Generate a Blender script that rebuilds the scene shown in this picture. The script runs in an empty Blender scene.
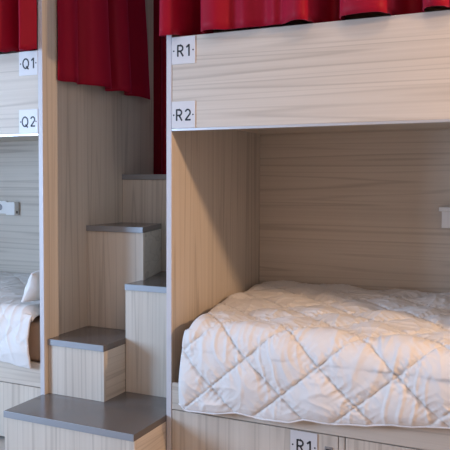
import bpy, bmesh, math, random
from mathutils import Vector, Matrix, noise

random.seed(7)
S = bpy.context.scene
C = S.collection

# ------------------------------------------------------------------ materials
def new_mat(name):
    m = bpy.data.materials.new(name); m.use_nodes = True
    nt = m.node_tree
    return m, nt, nt.nodes['Principled BSDF']

def wood(name, axis, base=(0.66, 0.585, 0.50), dark=(0.37, 0.30, 0.235), contrast=1.0):
    """pale laminate, grain running along `axis`"""
    m, nt, bs = new_mat(name)
    N, L = nt.nodes.new, nt.links.new
    tc = N('ShaderNodeTexCoord'); oi = N('ShaderNodeObjectInfo')
    ml = N('ShaderNodeMath'); ml.operation = 'MULTIPLY'; ml.inputs[1].default_value = 23.0
    L(oi.outputs['Random'], ml.inputs[0])
    cb = N('ShaderNodeCombineXYZ')
    for i in range(3): L(ml.outputs[0], cb.inputs[i])
    ad = N('ShaderNodeVectorMath'); ad.operation = 'ADD'
    L(tc.outputs['Object'], ad.inputs[0]); L(cb.outputs[0], ad.inputs[1])
    def mapped(across, along):
        mp = N('ShaderNodeMapping'); s = [across]*3; s['XYZ'.index(axis)] = along
        mp.inputs['Scale'].default_value = s
        L(ad.outputs[0], mp.inputs['Vector']); return mp
    def ntex(mp, detail, rough, dist):
        n = N('ShaderNodeTexNoise'); n.inputs['Scale'].default_value = 1.0
        n.inputs['Detail'].default_value = detail; n.inputs['Roughness'].default_value = rough
        n.inputs['Distortion'].default_value = dist
        L(mp.outputs[0], n.inputs['Vector']); return n
    def ramp(src, stops):
        r = N('ShaderNodeValToRGB'); e = r.color_ramp.elements
        while len(e) < len(stops): e.new(0.5)
        for q, (p, v) in zip(e, stops): q.position = p; q.color = (v, v, v, 1)
        L(src, r.inputs[0]); return r
    broad = ramp(ntex(mapped(9, 0.22), 3, .55, .15).outputs['Fac'], [(.3, 0), (.7, 1)])
    fine = ramp(ntex(mapped(85, .9), 3, .6, .1).outputs['Fac'], [(.35, 0), (.7, 1)])
    lines = ramp(ntex(mapped(8.5 if axis == 'Z' else 7.5, 0.16), 2, .5, .12).outputs['Fac'],
                 [(.0, 0), (.40, 0), (.42, .8), (.435, 0), (.50, 0), (.515, .55), (.525, 0), (.585, 0), (.60, .9), (.625, .15), (.70, 0), (.715, .8), (.74, 0)])
    def mix(fac, c1, c2):
        x = N('ShaderNodeMix'); x.data_type = 'RGBA'
        if isinstance(fac, float): x.inputs[0].default_value = fac
        else: L(fac, x.inputs[0])
        for idx, c in ((6, c1), (7, c2)):
            if isinstance(c, tuple): x.inputs[idx].default_value = (*c, 1)
            else: L(c, x.inputs[idx])
        return x.outputs[2]
    def scaled(src, k):
        q = N('ShaderNodeMath'); q.operation = 'MULTIPLY'; q.inputs[1].default_value = k
        L(src, q.inputs[0]); return q.outputs[0]
    c = mix(scaled(broad.outputs[0], (.40 if axis == 'Z' else .28)*contrast), base, tuple(.45*b+.55*d for b, d in zip(base, dark)))
    c = mix(scaled(fine.outputs[0], .19*contrast), c, dark)
    c = mix(scaled(lines.outputs[0], .50*contrast), c, tuple(.8*d for d in dark))
    L(c, bs.inputs['Base Color'])
    bs.inputs['Roughness'].default_value = .5
    bs.inputs['Specular IOR Level'].default_value = .35
    bp = N('ShaderNodeBump'); bp.inputs['Strength'].default_value = .06; bp.inputs['Distance'].default_value = .002
    L(fine.outputs[0], bp.inputs['Height']); L(bp.outputs[0], bs.inputs['Normal'])
    return m

def plain(name, col, rough=.5, metal=0, spec=.5, bump=None, sheen=0, sheencol=None):
    m, nt, bs = new_mat(name)
    bs.inputs['Base Color'].default_value = (*col, 1)
    bs.inputs['Roughness'].default_value = rough
    bs.inputs['Metallic'].default_value = metal
    bs.inputs['Specular IOR Level'].default_value = spec
    if sheen:
        bs.inputs['Sheen Weight'].default_value = sheen
        bs.inputs['Sheen Roughness'].default_value = .4
        if sheencol: bs.inputs['Sheen Tint'].default_value = (*sheencol, 1)
    if bump:
        sc, st, di = bump
        tc = nt.nodes.new('ShaderNodeTexCoord'); n = nt.nodes.new('ShaderNodeTexNoise')
        n.inputs['Scale'].default_value = sc; n.inputs['Detail'].default_value = 5
        b = nt.nodes.new('ShaderNodeBump'); b.inputs['Strength'].default_value = st; b.inputs['Distance'].default_value = di
        nt.links.new(tc.outputs['Object'], n.inputs['Vector'])
        nt.links.new(n.outputs['Fac'], b.inputs['Height']); nt.links.new(b.outputs[0], bs.inputs['Normal'])
    return m

W_X = wood('laminate_along_x', 'X')
W_Y = wood('laminate_along_y', 'Y')
W_Z = wood('laminate_along_z', 'Z', contrast=1.0)
M_EDGE = plain('edge_band', (.57, .55, .57), .5)
M_TRIM = plain('aluminium_strip', (.62, .62, .64), .38, .7)
M_TREAD = plain('grey_tread', (.20, .182, .176), .22, .45, .6, bump=(260, .12, .0006))
M_NOSE = plain('tread_nosing', (.30, .31, .33), .5, .5, .5, bump=(420, .45, .0008))
M_PLATE = plain('plate_white', (.66, .645, .65), .4)
M_INK = plain('plate_black', (.012, .012, .014), .5)
M_CURT = plain('crimson_velvet', (.30, .003, .020), .55, 0, .15, bump=(150, .12, .001), sheen=.6, sheencol=(1., .12, .30))
M_DUVET = plain('white_cotton', (.77, .745, .725), .8, 0, .2, bump=(320, .12, .0008), sheen=.12)
M_PIPE = plain('white_stitching', (.88, .86, .86), .7, 0, .2, bump=(500, .9, .002))
M_MATT = plain('brown_cover', (.60, .41, .29), .85, 0, .2, bump=(400, .3, .001))
M_BOX = plain('box_plastic', (.84, .82, .79), .4)
M_DARK = plain('dark_plastic_and_shade', (.02, .02, .022), .5)
M_GREY = plain('grey_metal', (.32, .32, .33), .4, .7)
M_WALL = plain('painted_wall', (.86, .76, .66), .85, bump=(120, .1, .001))
M_CEIL = plain('painted_ceiling', (.88, .86, .83), .9, bump=(90, .08, .001))
M_FLOOR = plain('grey_floor', (.50, .43, .37), .45, bump=(60, .08, .001))
M_FRAME = plain('window_frame_paint', (.8, .8, .8), .4)

# ------------------------------------------------------------------ helpers
def bbox(bm, x0, x1, y0, y1, z0, z1, bev=.0012, mi=0):
    g = bmesh.new()
    vs = [g.verts.new((x, y, z)) for x in (x0, x1) for y in (y0, y1) for z in (z0, z1)]
    for f in ((0, 1, 3, 2), (4, 6, 7, 5), (0, 4, 5, 1), (2, 3, 7, 6), (0, 2, 6, 4), (1, 5, 7, 3)):
        g.faces.new([vs[i] for i in f])
    if bev:
        bmesh.ops.bevel(g, geom=list(g.edges), offset=bev, segments=2, affect='EDGES', profile=.5)
    bmesh.ops.recalc_face_normals(g, faces=g.faces)
    for f in g.faces: f.material_index = mi
    t = bpy.data.meshes.new('tmp'); g.to_mesh(t); g.free(); bm.from_mesh(t); bpy.data.meshes.remove(t)

def prism(bm, plan, z0, z1, bev=.0015):
    g = bmesh.new()
    a = [g.verts.new((x, y, z0)) for x, y in plan]; b = [g.verts.new((x, y, z1)) for x, y in plan]
    n = len(plan)
    g.faces.new(a[::-1]); g.faces.new(b)
    for i in range(n): g.faces.new((a[i], a[(i+1) % n], b[(i+1) % n], b[i]))
    if bev: bmesh.ops.bevel(g, geom=list(g.edges), offset=bev, segments=2, affect='EDGES', profile=.5)
    bmesh.ops.recalc_face_normals(g, faces=g.faces)
    t = bpy.data.meshes.new('tmp'); g.to_mesh(t); g.free(); bm.from_mesh(t); bpy.data.meshes.remove(t)

def tube(bm, pts, r, seg=8):
    rings = []
    for i, p in enumerate(pts):
        p = Vector(p)
        d = (Vector(pts[min(i+1, len(pts)-1)]) - Vector(pts[max(i-1, 0)])).normalized()
        u = d.orthogonal() if abs(d.z) > .9 else d.cross(Vector((0, 0, 1))).normalized()
        u.normalize(); w = d.cross(u)
        rings.append([bm.verts.new(p + r*(math.cos(2*math.pi*k/seg)*u + math.sin(2*math.pi*k/seg)*w)) for k in range(seg)])
    for a, b in zip(rings, rings[1:]):
        for k in range(seg):
            f = bm.faces.new((a[k], a[(k+1) % seg], b[(k+1) % seg], b[k])); f.smooth = True
    bm.faces.new(rings[0][::-1]); bm.faces.new(rings[-1])

def cyl(bm, c, axis, r, h, seg=24, mi=0):
    rot = {'Z': Matrix(), 'Y': Matrix.Rotation(math.pi/2, 4, 'X'), 'X': Matrix.Rotation(math.pi/2, 4, 'Y')}[axis]
    n0 = len(bm.faces)
    bmesh.ops.create_cone(bm, cap_ends=True, segments=seg, radius1=r, radius2=r, depth=h, matrix=Matrix.Translation(c) @ rot)
    bm.faces.ensure_lookup_table()
    for f in bm.faces[n0:]: f.material_index = mi

def obj(name, bm, mat, parent=None, smooth=False):
    """bm is in world space; the object's origin is its parent's base"""
    if parent is not None:
        bmesh.ops.translate(bm, verts=bm.verts, vec=-ORG[parent.name])
    me = bpy.data.meshes.new(name); bm.to_mesh(me); bm.free()
    for m in (mat if isinstance(mat, (list, tuple)) else [mat]): me.materials.append(m)
    if smooth:
        for p in me.polygons: p.use_smooth = True
    o = bpy.data.objects.new(name, me); C.objects.link(o)
    if parent is not None:
        o.parent = parent; ORG[o.name] = ORG[parent.name]
    else:
        ORG[o.name] = Vector((0, 0, 0))
    return o

ORG = {}
def rebase(o, loc):
    """move a top-level mesh's origin to its base"""
    loc = Vector(loc); o.data.transform(Matrix.Translation(-loc)); o.location = loc; ORG[o.name] = loc

def tag(o, label, cat, group=None):
    o['label'] = label; o['category'] = cat
    if group: o['group'] = group

def thing(name, loc, label, cat, group=None):
    o = bpy.data.objects.new(name, None); C.objects.link(o); o.location = loc; o.empty_display_size = .1
    ORG[o.name] = Vector(loc); tag(o, label, cat, group); return o

def struct(name, bm, mat, parent=None):
    o = obj(name, bm, mat, parent)
    if parent is None: o['kind'] = 'structure'
    return o

def box(name, mat, parent, *b, bev=.0012):
    bm = bmesh.new(); bbox(bm, *b, bev=bev); return obj(name, bm, mat, parent)

# ------------------------------------------------------------------ measures
XQ, XQP = -.7440, -.7310            # faces of the left bunk's end panel and of its front post
TP = .027                          # panel thickness
ZB, ZT = 1.641, 2.077              # guard rail
ZC = 3.05                          # ceiling
YB = 1.13                          # bunk back
Z1, Z2, Z3, Z4, Z5 = .289, .577, .864, 1.155, 1.450

# ------------------------------------------------------------------ room
RX0, RX1, RY0, RY1 = -3.2, 4.6, -4.6, 1.46
struct('floor', (lambda b: (bbox(b, RX0-.1, RX1+.1, RY0-.1, RY1+.1, -.1, 0, 0), b)[1])(bmesh.new()), M_FLOOR)
struct('ceiling', (lambda b: (bbox(b, RX0-.1, RX1+.1, RY0-.1, RY1+.1, ZC, ZC+.1, 0), b)[1])(bmesh.new()), M_CEIL)
struct('wall_back', (lambda b: (bbox(b, RX0-.1, RX1+.1, RY1, RY1+.1, 0, ZC, 0), b)[1])(bmesh.new()), M_WALL)
struct('wall_right', (lambda b: (bbox(b, RX1, RX1+.1, RY0-.1, RY1, 0, ZC, 0), b)[1])(bmesh.new()), M_WALL)
struct('wall_front', (lambda b: (bbox(b, RX0-.1, RX1, RY0-.1, RY0, 0, ZC, 0), b)[1])(bmesh.new()), M_WALL)
WY0, WY1, WZ0, WZ1 = -3.45, -2.05, .75, 2.10
b = bmesh.new()
bbox(b, RX0-.1, RX0, RY0, WY0, 0, ZC, 0); bbox(b, RX0-.1, RX0, WY1, RY1, 0, ZC, 0)
bbox(b, RX0-.1, RX0, WY0, WY1, 0, WZ0, 0); bbox(b, RX0-.1, RX0, WY0, WY1, WZ1, ZC, 0)
struct('wall_left', b, M_WALL)
b = bmesh.new()
for y in (WY0, WY1-.05): bbox(b, RX0-.08, RX0+.02, y, y+.05, WZ0, WZ1)
for z in (WZ0, WZ1-.05): bbox(b, RX0-.08, RX0+.02, WY0+.05, WY1-.05, z, z+.05)
struct('window_1', b, M_FRAME)

# ------------------------------------------------------------------ number plates
def arc(cx, cz, rx, rz, a0, a1, n=14):
    return [(cx+rx*math.cos(math.radians(a0+(a1-a0)*i/n)), cz+rz*math.sin(math.radians(a0+(a1-a0)*i/n))) for i in range(n+1)]
GLYPH = {'R': (.60, [[(.06, 0), (.06, 1)], [(.06, .94), (.30, .94)]+arc(.30, .70, .24, .24, 90, -90)+[(.06, .46)], [(.30, .46), (.58, 0)]]),
         'Q': (.80, [arc(.40, .5, .34, .45, 0, 360, 36), [(.46, .24), (.74, -.06)]]),
         '1': (.34, [[(.02, .74), (.28, .96)], [(.28, 1), (.28, 0)]]),
         '2': (.56, [arc(.28, .68, .23, .26, 165, -30)+[(.06, .06)], [(.03, .06), (.56, .06)]])}
def ribbon(bm, pts, width, y, mi):
    """a flat painted stroke in the xz plane with a hair of thickness"""
    n = len(pts); V = [Vector((p[0], p[1])) for p in pts]; L, R = [], []
    closed = (V[0]-V[-1]).length < 1e-6
    for i, p in enumerate(V):
        a = V[i-1] if i else (V[-2] if closed else None); b_ = V[i+1] if i < n-1 else (V[1] if closed else None)
        d1 = (p-a).normalized() if a is not None else None; d2 = (b_-p).normalized() if b_ is not None else None
        d = ((d1 or d2)+(d2 or d1)).normalized(); nn = Vector((-d.y, d.x))
        k = 1/max(.5, abs(nn.dot(Vector((-(d1 or d2).y, (d1 or d2).x)))))
        L.append(p+nn*width/2*k); R.append(p-nn*width/2*k)
    f_ = [[bm.verts.new((q.x, yy, q.y)) for q in side_] for yy in (y-.0003, y+.0003) for side_ in (L, R)]
    for i in range(n-1):
        for A, B in ((f_[0], f_[1]), (f_[3], f_[2]), (f_[2], f_[0]), (f_[1], f_[3])):
            f = bm.faces.new((A[i], B[i], B[i+1], A[i+1])); f.material_index = mi
def plate(parent, x0, z0, text, w=.123, h=.124, yf=-.0005, label=None, y_th=.004):
    bm = bmesh.new()
    bbox(bm, x0, x0+w, yf-y_th, yf, z0, z0+h, .0008, 0)
    yt = yf-y_th-.0004
    gw = [GLYPH[c][0] for c in text]; H = .054; gap = .26
    tot = sum(gw)+gap*(len(text)-1); x = -tot/2
    for c, wd in zip(text, gw):
        for stroke in GLYPH[c][1]:
            ribbon(bm, [(x0+w*.5+(x+u)*H, z0+h*.49+(q-.5)*H) for u, q in stroke], .0078, yt, 1)
        x += wd+gap
    for dx in (-.0505, .0505): cyl(bm, (x0+w*.5+dx, yt, z0+h*.49), 'Y', .0038, .0008, 14, 1)
    o = obj('number_plate', bm, [M_PLATE, M_INK], parent)
    if label: o['label'] = label
    return o

# ------------------------------------------------------------------ bunks
def bunk(xi, xe, label, left_panel):
    """xi: inner face of the end panel beside the stairs; xe: far inner end"""
    s = 1 if xe > xi else -1
    lo, hi = min(xi, xe), max(xi, xe)
    t = thing('bunk_bed', ((lo+hi)/2, 0, 0), label, 'bunk bed')
    # end panels
    if left_panel:
        box('end_panel', W_Z, t, 0, TP, 0, YB, 0, ZC-.002)
        e = box('edge_strip', M_EDGE, t, 0, TP, -.003, -.0004, 0, ZC-.002, bev=.0008); e['label'] = 'pale edge strip'
        box('end_panel', W_Z, t, xe, xe+TP, 0, YB, 0, ZC-.002)
    else:
        bm = bmesh.new()
        bbox(bm, XQP-TP, XQ, .119, YB, 0, 2.03); bbox(bm, XQP-TP, XQ, .925, YB, 2.031, ZC-.002)
        obj('end_panel', bm, W_Z, t)
        box('corner_post', W_Z, t, XQP-TP, XQP, 0, .118, 0, ZC-.002, bev=.002)
        e = box('edge_strip', M_EDGE, t, XQP-TP, XQP, -.003, -.0004, 0, ZC-.002, bev=.0008); e['label'] = 'pale edge strip'
        box('end_panel', W_Z, t, xe-TP, xe, 0, YB, 0, ZC-.002)
    box('back_panel', W_X, t, lo+.001, hi-.001, YB-.018, YB, .0, ZC-.4)
    gr = box('guard_rail', W_X, t, lo+.001, hi-.001, 0, .020, ZB+.012, ZT)
    st = box('metal_strip', M_TRIM, gr, lo+.001, hi-.001, -.004, .022, ZB, ZB+.0115, bev=.001); st['label'] = 'silver strip along the lower edge'
    box('upper_deck', W_X, t, lo+.001, hi-.001, .021, YB-.019, 1.700, 1.718)
    box('base_rail', W_X, t, lo+.001, hi-.001, 0, .020, .322, .449)
    box('lower_deck', W_X, t, lo+.001, hi-.001, .021, YB-.019, .420, .438)
    pl = box('gap_shade_sheet', M_DARK, t, lo+.001, hi-.001, .05, .06, 0, .419, bev=0)  # dark sheet behind the drawer fronts, stands in for the cavity's shade
    # drawers
    n = 2; w0 = .812
    x = xi
    for k in range(n):
        a, c = x + s*.003, (x + s*w0 if k == 0 else xe - s*.003)
        d = box('drawer', W_Z, t, min(a, c), max(a, c), 0, .018, .020, .3175)
        hx = c - s*.04
        if True:
            bm = bmesh.new()
            bbox(bm, hx-.0175, hx+.0175, -.004, -.0002, .205, .267, .0012, 0)
            bbox(bm, hx-.011, hx+.011, -.0052, -.0042, .214, .258, .0004, 1)
            h = obj('handle', bm, [M_GREY, M_DARK], d); h['label'] = 'small grey flush pull'
        p, q = c + s*.003, c + s*.029
        if k == 0: box('divider', W_Z, t, min(p, q), max(p, q), 0, .018, .0, .3175)
        x = c + s*.030
    return t

bR = bunk(TP, 1.98, 'pale wood bunk on the right with plates R1 and R2 on its rail', True)
plate(bR, .029, 1.9495, 'R1', label='white plate reading R1 at the top of the rail')
plate(bR, .029, 1.6535, 'R2', label='white plate reading R2 at the bottom of the rail')
plate(bR, .626, .1925, 'R1', label='white plate reading R1 on the drawer')
bQ = bunk(XQP-TP, -2.80, 'pale wood bunk at the left edge with plates Q1 and Q2 on its rail', False)
plate(bQ, -.882, 1.9535, 'Q1', label='white plate reading Q1 at the top of the rail')
plate(bQ, -.884, 1.6535, 'Q2', label='white plate reading Q2 at the bottom of the rail')

# ------------------------------------------------------------------ staircase
st = thing('staircase', (XQ/2, .3, 0), 'alternating box staircase with grey treads between the two bunks', 'staircase')
x0, xr, XP = XQ+.0008, -.0012, XQP+.0008
TT = .031
def tread(plans, ztop):
    """plans: convex pieces of one slab; the first starts front-left, front-right"""
    bm = bmesh.new()
    for p in plans: prism(bm, p, ztop-TT, ztop, .002 if len(plans) == 1 else .0006)
    t = obj('tread', bm, M_TREAD, st); t['label'] = 'dark grey tread'
    (ax, ay), (bx, by) = plans[0][0], plans[0][1]
    n = box('nosing', M_NOSE, t, ax+.0005, bx-.0005, ay-.004, ay-.0002, ztop-TT+.0005, ztop+.0008, bev=.0009)
    n['label'] = 'brushed grey metal front edge'
    return t
def riser(xa, xb, y, za, zb): return box('riser_board', W_Z, st, xa, xb, y, y+.018, za, zb-TT-.0005)
def side(xc, ya, yb_, za, zb): return box('side_board', W_Y, st, xc-.018, xc, ya+.0185, yb_, za, zb-TT-.0005)
Y1, Y2, Y3, Y4, Y5 = -.288, .0255, .2215, .384, .752
X2, X4F, X4B = -.379, -.368, -.465
# bottom step, full width
riser(x0, xr, Y1+.003, 0, Z1); side(xr, Y1+.003, -.005, 0, Z1); side(x0+.018, Y1+.003, -.005, 0, Z1)
tread([[(x0, Y1), (xr, Y1), (xr, -.0045), (x0, -.0045)], [(XP, -.0045), (xr, -.0045), (xr, .1195), (XP, .1195)], [(x0, .1195), (xr, .1195), (xr, Y3+.2), (x0, Y3+.2)]], Z1)
# left step
riser(XP, X2, Y2+.003, Z1, Z2); side(X2, Y2+.003, Y3+.002, Z1, Z2)
tread([[(XP, Y2), (X2+.001, Y2), (X2+.001, .1195), (XP, .1195)], [(x0, .1195), (X2+.001, .1195), (X2+.001, Y4), (x0, Y4)]], Z2)
# right step
riser(X2+.001, xr, Y3+.003, Z1, Z3)
tread([[(X2, Y3), (xr, Y3), (xr, Y4+.002), (X2, Y4+.002)], [(X4F+.002, Y4+.002), (xr, Y4+.002), (xr, Y5), (X4B+.002, Y5)]], Z3)
# upper left step, its open side running slightly askew
riser(x0, X4F, Y4+.003, Z2, Z4)
bm = bmesh.new(); prism(bm, [(X4F-.018, Y4+.0215), (X4F, Y4+.0215), (X4B, Y5), (X4B-.018, Y5)], Z3, Z4-TT-.0005)
obj('side_board', bm, W_Y, st)
tread([[(x0, Y4), (X4F+.001, Y4), (X4B+.001, Y5), (x0, Y5)]], Z4)
# top step
riser(x0, xr, Y5+.003, Z3+.001, Z5)
tread([[(x0, Y5), (xr, Y5), (xr, YB), (x0, YB)]], Z5)

# ------------------------------------------------------------------ curtains
def catmull(pts, n):
    P = [Vector(p) for p in pts]; P = [2*P[0]-P[1]] + P + [2*P[-1]-P[-2]]
    out = []
    m = len(P)-3
    for i in range(n+1):
        u = i/n*m; k = min(int(u), m-1); t = u-k
        a, b_, c, d = P[k:k+4]
        out.append(.5*((2*b_) + (-a+c)*t + (2*a-5*b_+4*c-d)*t*t + (-a+3*b_-3*c+d)*t**3))
    return out

def curtain(hem, top, zh, zt, n=260, rows=26, seed=0, hemdip=.004, droop=0):
    """hem, top: plan paths (x, y) with the same number of knots"""
    a = catmull([(x, y, 0) for x, y in hem], n); b_ = catmull([(x, y, 0) for x, y in top], n)
    bm = bmesh.new(); grid = []
    for j in range(rows+1):
        v = j/rows; row = []
        for i in range(n+1):
            p = a[i].lerp(b_[i], v**.9)
            w = noise.noise(Vector((i*.05+seed, v*2.2, seed*1.7)))
            dx = .006*w; dy = .004*noise.noise(Vector((i*.06, v*3, seed+9)))
            z = zh + (zt-zh)*v + (hemdip*noise.noise(Vector((i*.04, 0, seed+4))) if j == 0 else 0)
            z -= droop*max(0, min(1, (-p.y-.02)/.04))*(1-v)
            row.append(bm.verts.new((p.x+dx, p.y+dy, z)))
        grid.append(row)
    for j in range(rows):
        for i in range(n):
            f = bm.faces.new((grid[j][i], grid[j][i+1], grid[j+1][i+1], grid[j+1][i])); f.smooth = True
    return bm

def add_curtain(bm, base, label, thick=.003):
    o = obj('curtain', bm, M_CURT); rebase(o, base)
    m = o.modifiers.new('thickness', 'SOLIDIFY'); m.thickness = thick; m.offset = 0
    tag(o, label, 'curtain', 'crimson bunk curtains'); return o

# right bunk's front: knots alternate near (-y) and far
hemR = [(-.006, -.012), (-.012, -.045), (.012, -.070), (.045, -.062), (.065, -.028), (.078, .045), (.105, .085), (.165, .085), (.192, .040), (.200, -.030), (.222, -.078), (.28, -.088), (.325, -.060), (.365, -.034), (.415, -.050), (.465, -.030), (.505, -.020), (.545, -.045), (.585, -.040), (.625, -.080), (.665, -.105), (.703, -.092), (.712, -.030), (.715, .045), (.745, .090), (.805, .085), (.828, .040), (.838, -.030), (.862, -.085), (.93, -.105), (1.0, -.100), (1.030, -.070), (1.036, -.010),
        (1.042, .050), (1.075, .092), (1.135, .085), (1.160, .035), (1.168, -.035), (1.19, -.085), (1.225, -.098), (1.258, -.080), (1.268, -.020), (1.275, .050), (1.31, .09), (1.37, .08), (1.40, .01), (1.42, -.07), (1.48, -.09), (1.53, -.05), (1.55, .04), (1.60, .08), (1.65, .02), (1.68, -.08), (1.76, -.08), (1.80, .02), (1.84, .08), (1.90, .03), (1.94, -.05)]
hemR = [(x, y+.07*max(0, min(1, (y-.03)/.05))) for x, y in hemR]
topR = [(x*.985+.004, -.010+(y+.010)*.80) for x, y in hemR]
add_curtain(curtain(hemR, topR, 2.0815, ZC-.004, 700, seed=1, hemdip=.002, droop=.008), (1.0, -.06, 2.08), 'crimson curtain along the front of the upper right bunk')
# left bunk's front
hemQ = [(-.757, -.010), (-.768, -.050), (-.792, -.080), (-.815, -.040), (-.83, .010), (-.88, .014), (-.91, -.04), (-.95, -.085), (-1.0, -.06), (-1.04, -.030), (-1.10, -.02), (-1.16, -.07), (-1.24, -.07), (-1.29, -.02), (-1.38, -.02),
        (-1.44, -.07), (-1.52, -.07), (-1.58, -.02), (-1.68, -.02), (-1.74, -.07), (-1.83, -.07), (-1.9, -.02), (-2.0, -.02), (-2.08, -.07), (-2.2, -.07), (-2.28, -.02), (-2.4, -.02), (-2.5, -.06), (-2.7, -.05)]
hemQ = [(x, y if i < 2 else y*1.25+(.045 if y > -.03 else 0)) for i, (x, y) in enumerate(hemQ)]
topQ = [(x - (.012 if 0 < i < 4 else 0), -.05+(y+.05)*.6) for i, (x, y) in enumerate(hemQ)]
add_curtain(curtain(hemQ, topQ, 2.0815, ZC-.004, 300, seed=2, hemdip=.002, droop=.014), (-1.7, -.05, 2.081), 'crimson curtain at the left edge above the plate Q1')
# left bunk's stair side
hemS = [(-.718, .105), (-.712, .15), (-.690, .20), (-.700, .255), (-.722, .285), (-.700, .315), (-.652, .345), (-.630, .42), (-.640, .485), (-.690, .505), (-.726, .55), (-.715, .575), (-.655, .60), (-.630, .655), (-.640, .695), (-.690, .715), (-.728, .76), (-.712, .83), (-.690, .92), (-.690, 1.0)]
topS = [(-.718+(x+.718)*.75, .100+(y-.100)*.895) for x, y in hemS]
bmS = curtain(hemS, topS, 1.938, ZC-.004, 260, seed=3, hemdip=.006)
add_curtain(bmS, (-.70, .55, 1.948), 'dark crimson curtain over the side of the left bunk above the stairs')
# behind the stairs
hemB = [(-.98+.062*i, 1.27+(.038 if i % 2 else -.03)+.012*math.sin(i*2.3)) for i in range(21)]
topB = [(x, 1.27+(y-1.27)*.7) for x, y in hemB]
add_curtain(curtain(hemB, topB, .03, ZC-.004, 300, seed=4), (-.36, 1.27, .03), 'narrow strip of crimson curtain hanging behind the top of the stairs')

# ------------------------------------------------------------------ bedding
def mattress(x0, x1, label):
    bm = bmesh.new(); bbox(bm, x0, x1, .030, YB-.024, .4395, .655, .028)
    o = obj('mattress', bm, M_MATT, smooth=True); rebase(o, ((x0+x1)/2, .57, .4395)); tag(o, label, 'mattress'); return o
mattress(.080, 1.97, 'brown mattress under the quilted white duvet of the right bunk')
mattress(-2.79, -.766, 'brown mattress end exposed beside the white bedding of the left bunk')

def duvet(xa, xb, hemz, quilt, wr, seed, ztop, rough_end, dxq=.332, dvq=.29, xphase=.432, round_x0=True, rr=.075, yf=-.045, lift=0):
    """a padded sheet over mattress top and front: s along x, v down from the back"""
    yb = YB-.035
    flat = yb - (yf+rr)                      # length of the top
    arc = rr*math.pi/2
    nx = int((xb-xa)/.0054); nv = 290
    bm = bmesh.new(); grid = []
    for j in range(nv+1):
        row = []
        for i in range(nx+1):
            fx = i/nx
            X = xa + (xb-xa)*fx
            hz = hemz(X)
            drop = max(.02, (ztop-rr)-hz)
            L = flat+arc+drop
            v = L*j/nv
            if v < flat:
                p = Vector((X, yb-v, ztop)); nrm = Vector((0, 0, 1))
            elif v < flat+arc:
                a = (v-flat)/rr
                p = Vector((X, yf+rr-rr*math.sin(a), ztop-rr+rr*math.cos(a))); nrm = Vector((0, -math.sin(a), math.cos(a)))
            else:
                d = v-flat-arc
                p = Vector((X, yf - .012*math.sin(min(1, d/drop)*math.pi), ztop-rr-d)); nrm = Vector((0, -1, 0))
            vv = v-(flat+arc+(ztop-rr-.625))       # zero at the first row of seam crossings on the front
            ws = X + .012*noise.noise(Vector((X*3, v*3, seed)))
            a_ = (ws-xphase)/dxq + vv/dvq; b_ = (ws-xphase)/dxq - vv/dvq
            sa, sb = abs(math.sin(math.pi*a_)), abs(math.sin(math.pi*b_))
            dd = min(abs(a_-round(a_)), abs(b_-round(b_)))*.215
            puff = .22*(1-math.exp(-(dd/.004)**1.4)) + .78*(sa*sb)**.72
            h = quilt*puff
            # wrinkles: fine ridges gathered at the seams, larger soft lumps elsewhere
            q = Vector((X*17+1.2*noise.noise(Vector((X*4, v*4, seed+3))), v*3.6+1.6*noise.noise(Vector((X*3, v*4, seed+8))), seed))
            r1 = max(0, 1-abs(noise.noise(q)*2.4))**2.2
            q2 = Vector((X*8+1.2*noise.noise(Vector((X*5, v*2, seed+5))), v*15+1.6*noise.noise(Vector((X*2, v*5, seed+1))), seed+20))
            r2 = max(0, 1-abs(noise.noise(q2)*2.4))**2.2
            sel = min(1, max(0, .5+1.1*noise.noise(Vector((X*3.1, v*3.1, seed+30)))+(.25 if v > flat else -.1)))
            h += wr*.75*(r1*sel+r2*(1-sel))
            if quilt > .012:                       # gathers running away from the seams
                ga = math.exp(-abs(a_-round(a_))*.215/.030)*max(0, 1-abs(noise.noise(Vector((b_*8.5, a_*2.2, seed+70)))*2.6))**1.6
                gb = math.exp(-abs(b_-round(b_))*.215/.030)*max(0, 1-abs(noise.noise(Vector((a_*8.5, b_*2.2, seed+90)))*2.6))**1.6
                h += wr*.9*(ga*min(1, dd/.006)+gb*min(1, dd/.006))
            h += wr*1.2*noise.noise(Vector((X*4.5, v*4.5, seed+50)))
            if quilt > .012 and v < flat+arc: h += .010*noise.noise(Vector((X*6.5, v*6.5, seed+60)))+.012*noise.noise(Vector((X*3.2, v*3.2, seed+61)))
            # thin towards the free edges
            ex = min(1, (X-xa)/.05, (xb-X)/.05); ev = min(1, (L-v)/.05, v/.06)
            ed = math.sin(max(0, min(ex, ev))*math.pi/2)**.7
            if rough_end:
                p.x += .018*noise.noise(Vector((v*7, seed, 1)))*(1-min(1, min(X-xa, xb-X)/.15))
            # ends sink down on to the mattress
            se = 1-math.sin(min(1, min(X-xa, xb-X)/.07)*math.pi/2)
            if v < flat+arc*.5: p.z -= .035*se
            back = max(0, min(1, p.y/.55)); p.x -= .062*back*back*(3-2*back)*max(0, 1-(X-xa)/.5); p.z += lift*(max(0, min(1, (p.y-.1)/.95)))
            lf = max(0, 1-(X-xa)/.25)
            if quilt > .012: p.x += .016*lf*max(0, min(1, (p.z-hz)/(ztop-rr-hz)))*max(0, 1-back*1.0)
            h = h*(.25+.75*ed)
            row.append(bm.verts.new(p + nrm*max(h, -.004)))
        grid.append(row)
    for j in range(nv):
        for i in range(nx):
            f = bm.faces.new((grid[j][i], grid[j+1][i], grid[j+1][i+1], grid[j][i+1])); f.smooth = True
    hem = [grid[nv][i].co.copy() for i in range(nx+1)]
    return bm, hem

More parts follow.
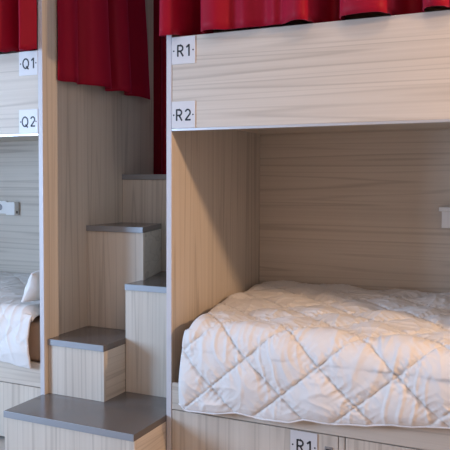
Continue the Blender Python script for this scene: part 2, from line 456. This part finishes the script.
def lerp_table(tab):
    def f(x):
        if x <= tab[0][0]: return tab[0][1]
        for (a, za), (b_, zb) in zip(tab, tab[1:]):
            if x <= b_:
                t = (x-a)/(b_-a); t = t*t*(3-2*t); return za+(zb-za)*t
        return tab[-1][1]
    return f

def add_duvet(bm, hem, base, label, piping=True):
    o = obj('duvet', bm, M_DUVET, smooth=True); rebase(o, base)
    m = o.modifiers.new('padding', 'SOLIDIFY'); m.thickness = .010; m.offset = -1
    tag(o, label, 'duvet')
    if piping:
        b2 = bmesh.new(); tube(b2, [p+Vector((0, -.001, 0)) for p in hem[::2]], .0042, 7)
        e = obj('stitched_edge', b2, M_PIPE, o); e['label'] = 'white stitched edge'
    return o

hzR = lerp_table([(.09, .376), (.135, .346), (.25, .352), (.40, .372), (.50, .362), (.62, .366), (.72, .390), (.80, .388), (.94, .402), (1.1, .425), (1.3, .445), (2.1, .45)])
bm, hem = duvet(.096, 1.95, hzR, .027, .0098, 3.0, .738, False, rr=.10, yf=-.05, lift=.045)
add_duvet(bm, hem, (1.03, .5, .66), 'white diamond quilted duvet draped over the front of the right bunk')
hzQ = lerp_table([(-2.7, .47), (-1.1, .452), (-.95, .440), (-.86, .428), (-.80, .425)])
bm, hem = duvet(-2.66, -.798, hzQ, .008, .0095, 11.0, .728, True, yf=-.035)
add_duvet(bm, hem, (-1.7, .5, .66), 'crumpled white duvet on the lower left bunk', piping=False)

# white pillow propped at the end of the left bunk
bm = bmesh.new()
bmesh.ops.create_cube(bm, size=2)
bmesh.ops.subdivide_edges(bm, edges=bm.edges, cuts=14, use_grid_fill=True)
for v in bm.verts:
    x, y, z = v.co
    k = (1-abs(x)**2.6)*(1-abs(y)**2.6)
    t = z*(.07+.93*max(0, k)**.5) if abs(z) > .999 else z*(.07+.93*max(0, k)**.5)
    v.co = Vector((x*(1-.06*(1-abs(y))*abs(x)), y*(1-.06*(1-abs(x))*abs(y)), t))
    v.co += Vector((0, 0, .05*noise.noise(v.co*3)))
    v.co.x *= .30; v.co.y *= .085; v.co.z *= .075
bm.transform(Matrix.Translation((-.848, .30, .842)) @ Matrix.Rotation(math.radians(114), 4, 'Y') @ Matrix.Rotation(math.radians(90), 4, 'Z'))
pil = obj('pillow', bm, M_DUVET, smooth=True)
zmin = min(v.co.z for v in pil.data.vertices); rebase(pil, (-.848, .30, zmin))
tag(pil, 'white pillow propped against the end panel of the left bunk', 'pillow')

# ------------------------------------------------------------------ fittings on the back panels
yw = YB-.0185
t = thing('reading_light', (1.165, yw, 1.155), 'pale box light with a lipped top at the right edge', 'wall light')
box('housing', M_BOX, t, 1.117, 1.225, yw-.045, yw-.0003, 1.158, 1.249, bev=.003)
box('lid', M_BOX, t, 1.103, 1.239, yw-.055, yw-.0003, 1.2495, 1.273, bev=.003)
t = thing('power_socket', (-2.035, yw, 1.165), 'white round-hole wall socket at the left edge above the bed', 'socket')
box('face_plate', M_BOX, t, -2.085, -1.985, yw-.018, yw-.0003, 1.167, 1.262, bev=.003)
bm = bmesh.new(); cyl(bm, (-2.048, yw-.0186, 1.215), 'Y', .024, .001, 28); o = obj('socket_recess', bm, M_GREY, t); o['label'] = 'grey round recess'
t = thing('switch_box', (-1.92, yw, 1.16), 'white box with a black button beside the round wall socket', 'switch')
box('housing', M_BOX, t, -1.962, -1.880, yw-.05, yw-.0003, 1.160, 1.256, bev=.004)
bm = bmesh.new(); bbox(bm, -1.8795, -1.877, yw-.032, yw-.018, 1.172, 1.190, .0006); o = obj('button', bm, M_DARK, t); o['label'] = 'black button'

# ------------------------------------------------------------------ light
def area(name, loc, target, sx, sy, power, col, shape='RECTANGLE'):
    l = bpy.data.lights.new(name, 'AREA'); l.shape = shape; l.size = sx; l.size_y = sy; l.energy = power; l.color = col
    o = bpy.data.objects.new(name, l); C.objects.link(o); o.location = loc
    o.rotation_euler = (Vector(target)-Vector(loc)).to_track_quat('-Z', 'Y').to_euler(); return o
area('window_daylight', (RX0+.03, (WY0+WY1)/2, (WZ0+WZ1)/2), (0, 0, .6), WY1-WY0-.1, WZ1-WZ0-.1, 162, (.43, .66, 1.0))
area('ceiling_lamp_and_fill', (1.35, -1.45, ZC-.03), (1.35, -1.45, 0), .11, .11, 6.5, (1.0, .66, .42), 'DISK')
area('ceiling_lamp_and_fill', (3.9, -3.4, ZC-.03), (3.9, -3.4, 0), .11, .11, 20, (1.0, .66, .42), 'DISK')  # added unseen fill, raises the warm ambient level
area('corridor_lamp', (3.0, -.50, 2.175), (0, .3, 1.2), .09, .09, 38, (1.0, .64, .38), 'DISK')

w = bpy.data.worlds.new('World'); S.world = w; w.use_nodes = True
w.node_tree.nodes['Background'].inputs[0].default_value = (.72, .83, 1, 1)
w.node_tree.nodes['Background'].inputs[1].default_value = 1.0

# ------------------------------------------------------------------ camera
cd = bpy.data.cameras.new('Camera'); cam = bpy.data.objects.new('Camera', cd); C.objects.link(cam)
cd.sensor_width = 36; cd.lens = 679.33/450*36; cd.clip_start = .05
cd.shift_y = (212.56-225)/450
cam.location = (1.5928, -2.8, 1.395)
yaw, pit, roll = .4316, .0422, .0039
cam.rotation_euler = (Matrix.Rotation(yaw, 3, 'Z') @ Matrix.Rotation(math.pi/2-pit, 3, 'X') @ Matrix.Rotation(roll, 3, 'Z')).to_euler()
S.camera = cam
S.view_settings.view_transform = 'Standard'; S.view_settings.look = 'None'
S.view_settings.exposure = 0.10; S.view_settings.gamma = 1.0; S.view_settings.use_curve_mapping = False
